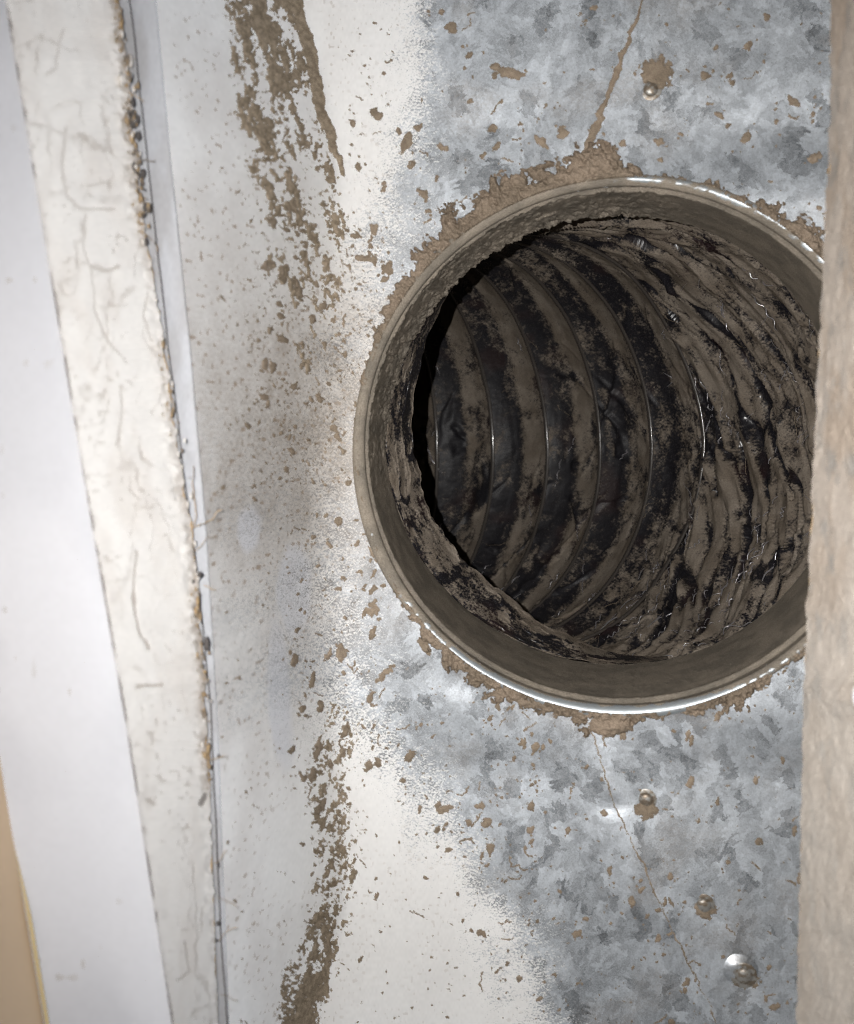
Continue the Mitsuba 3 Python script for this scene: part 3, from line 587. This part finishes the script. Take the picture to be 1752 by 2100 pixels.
# left painted face and its back
far_l = lambda v, y: at(tab(v, [-300, 1560, 2100, 2400], [-298, 0, 90, 140]), v, YF) * 1.0
lf = far_l(vv, YF)
nf = 24
kk = np.linspace(0, 1, nf)[None, :, None]
Pf = A[:, None] * (1 - kk) + lf[:, None] * kk
bump = 0.0006 * (fb(Pf[..., 0] * 60, Pf[..., 2] * 25, 3, 2) - 0.5) * (4 * kk[..., 0] * (1 - kk[..., 0]))
Pf[..., 1] += bump
scene['drywall__painted_face'] = mikit.ply(mesh(Pf, grid_faces(nv, nf)), 'wall_paint', smooth=True)
back = np.stack([B, B + np.array([-0.06, 0.0, 0])], 1)
scene['drywall__back_face'] = mikit.ply(mesh(back, grid_faces(nv, 2)), 'paper')
# right cut edge: rough and thick with dust
nt = 90
tt = np.linspace(0, 1, nt)[None] * np.ones((nv, 1)); VV = vv[:, None] * np.ones((1, nt))
A2, B2 = at(r_front(vv), vv, YF), at(r_back(vv), vv, YB)
P = A2[:, None] * (1 - tt[..., None]) + B2[:, None] * tt[..., None]
gr = fb(tt * 26, VV / 11, 2, 4, 0.6)
P[..., 0] -= 0.0005 * (gr - 0.4) + 0.0006 * (fb(tt * 5, VV / 50, 6, 2) - 0.5)
scene['drywall__cut_edge_001'] = mikit.ply(mesh(P, grid_faces(nv, nt)), 'dusty_gypsum', smooth=True)
labels['drywall__cut_edge_001'] = {'label': 'rough cut edge of the drywall thick with beige dust, right of the opening'}
rt = np.stack([A2 + np.array([x, 0, 0]) for x in (0, 0.01, 0.06, 0.3)], 1)
scene['drywall__painted_face_001'] = mikit.ply(mesh(rt, grid_faces(nv, 4)), 'wall_paint', smooth=True)
back = np.stack([B2, B2 + np.array([0.06, 0.0, 0])], 1)
scene['drywall__back_face_001'] = mikit.ply(mesh(back, grid_faces(nv, 2)), 'paper')
labels['drywall'] = {'label': 'thick white painted drywall cut open in front of the duct boot', 'category': 'drywall'}
# torn paper and gypsum crumbs along the left edge
ico = trimesh.creation.icosphere(1, 1.0)
def crumbs(key, n, spots, mat, lo, hi, seed, inset):
    r_ = np.random.RandomState(seed); vs_, fs_ = [], []
    for i in range(n):
        v = np.interp(r_.rand(), spots[0], spots[1]) + r_.normal(0, 6)
        if vn(v / 38.0, 0.5, seed) + 0.35 * r_.rand() < 0.62: v = v + r_.normal(0, 30)
        u = float(l_back(np.array(v))) + r_.normal(inset, 8)
        a = r_.uniform(lo, hi) * (0.5 + r_.rand()**2)
        q = ico.vertices * (0.7 + 0.6 * r_.rand(len(ico.vertices), 1)) * np.array([a * 0.8, a * 1.3, a * r_.uniform(0.8, 2.8)])
        c = at(u, v, YB - abs(r_.normal(0, 0.0025)))
        vs_.append(q + c + [0.0002, 0, 0]); fs_.append(ico.faces + i * len(ico.vertices))
    scene[key] = mikit.ply(mesh(np.vstack(vs_), np.vstack(fs_)), mat, smooth=True)
crumbs('drywall__torn_paper', 420, ([0, 0.62, 0.64, 0.72, 0.74, 1.0], [-40, 470, 730, 860, 1180, 1620]), 'paper', 0.00012, 0.00042, 3, -9)
crumbs('drywall__gypsum_crumbs', 80, ([0, 0.4, 1.0], [0, 500, 1620]), 'gypsum', 0.0002, 0.0005, 5, -6)
crumbs('drywall__grit', 36, ([0, 0.75, 1.0], [180, 480, 2000]), 'grey_grit', 0.0002, 0.0006, 8, 0)
for k in ('torn_paper', 'gypsum_crumbs', 'grit'): labels['drywall__' + k] = {'label': {'torn_paper': 'frayed brown paper along the cut edge', 'gypsum_crumbs': 'pale gypsum crumbs along the cut edge', 'grit': 'dark grit stuck to the cut edge'}[k], 'kind': 'stuff'}

# loose fibres of the paper standing out from the cut edge
rf = np.random.RandomState(4); lv, lf_, nl = [], [], 0
for (u0, v0, a, n_) in [(392, 1090, -1.25, 26), (396, 1082, -0.6, 14), (398, 1130, -0.5, 9), (418, 1200, 0.3, 6), (300, 480, 0.9, 9), (345, 800, 1.2, 10), (430, 1560, -0.4, 7), (440, 1770, -0.3, 8), (446, 1840, 0.4, 9), (448, 1930, -0.8, 10), (452, 2040, 0.2, 8), (262, 190, 0.2, 8), (280, 330, -0.3, 8)]:
    us_, vs_, c = [], [], a
    for k in range(n_): us_.append(u0); vs_.append(v0); u0 += 5.5 * math.cos(c); v0 += 5.5 * math.sin(c); c += rf.normal(0, 0.22)
    base = at(np.array(us_), np.array(vs_), YB - 0.0012 - 0.0006 * np.sin(np.linspace(0, 3, n_)))
    ring = np.stack([base + 0.00010 * np.array([math.cos(q), 0, math.sin(q)]) for q in np.linspace(0, 2 * np.pi, 5)[:-1]], 1)
    lv.append(ring.reshape(-1, 3)); lf_.append(tri(grid_faces(n_, 4, True)) + nl); nl += n_ * 4
scene['drywall__paper_fibre'] = mikit.ply(mesh(np.vstack(lv), np.vstack(lf_)), 'paper', smooth=True)
labels['drywall__paper_fibre'] = {'label': 'thin loose paper fibres along the cut edge', 'kind': 'stuff'}

# ---------------------------------------------------------------- tan wall meeting the white one in a corner on the left
tw = np.stack([lf + np.array([0, y, 0]) for y in (0.0, -0.004, -0.4)], 1)
scene['tan_wall'] = mikit.ply(mesh(tw, grid_faces(nv, 3)), 'tan_paint')
labels['tan_wall'] = {'label': 'plain tan wall in the lower left corner beside the white drywall', 'category': 'wall', 'kind': 'structure'}

cb = vv > 1700
caulk = np.stack([lf[cb] + np.array([0.0004 + 0.0010 * a, -0.0003 - 0.0006 * math.sin(a * 3.1), 0]) * sstep(1700, 1900, vv[cb])[:, None] for a in (0, 0.5, 1.0)], 1)
scene['drywall__caulk'] = mikit.ply(mesh(caulk, grid_faces(int(cb.sum()), 3)), 'caulk', smooth=True)
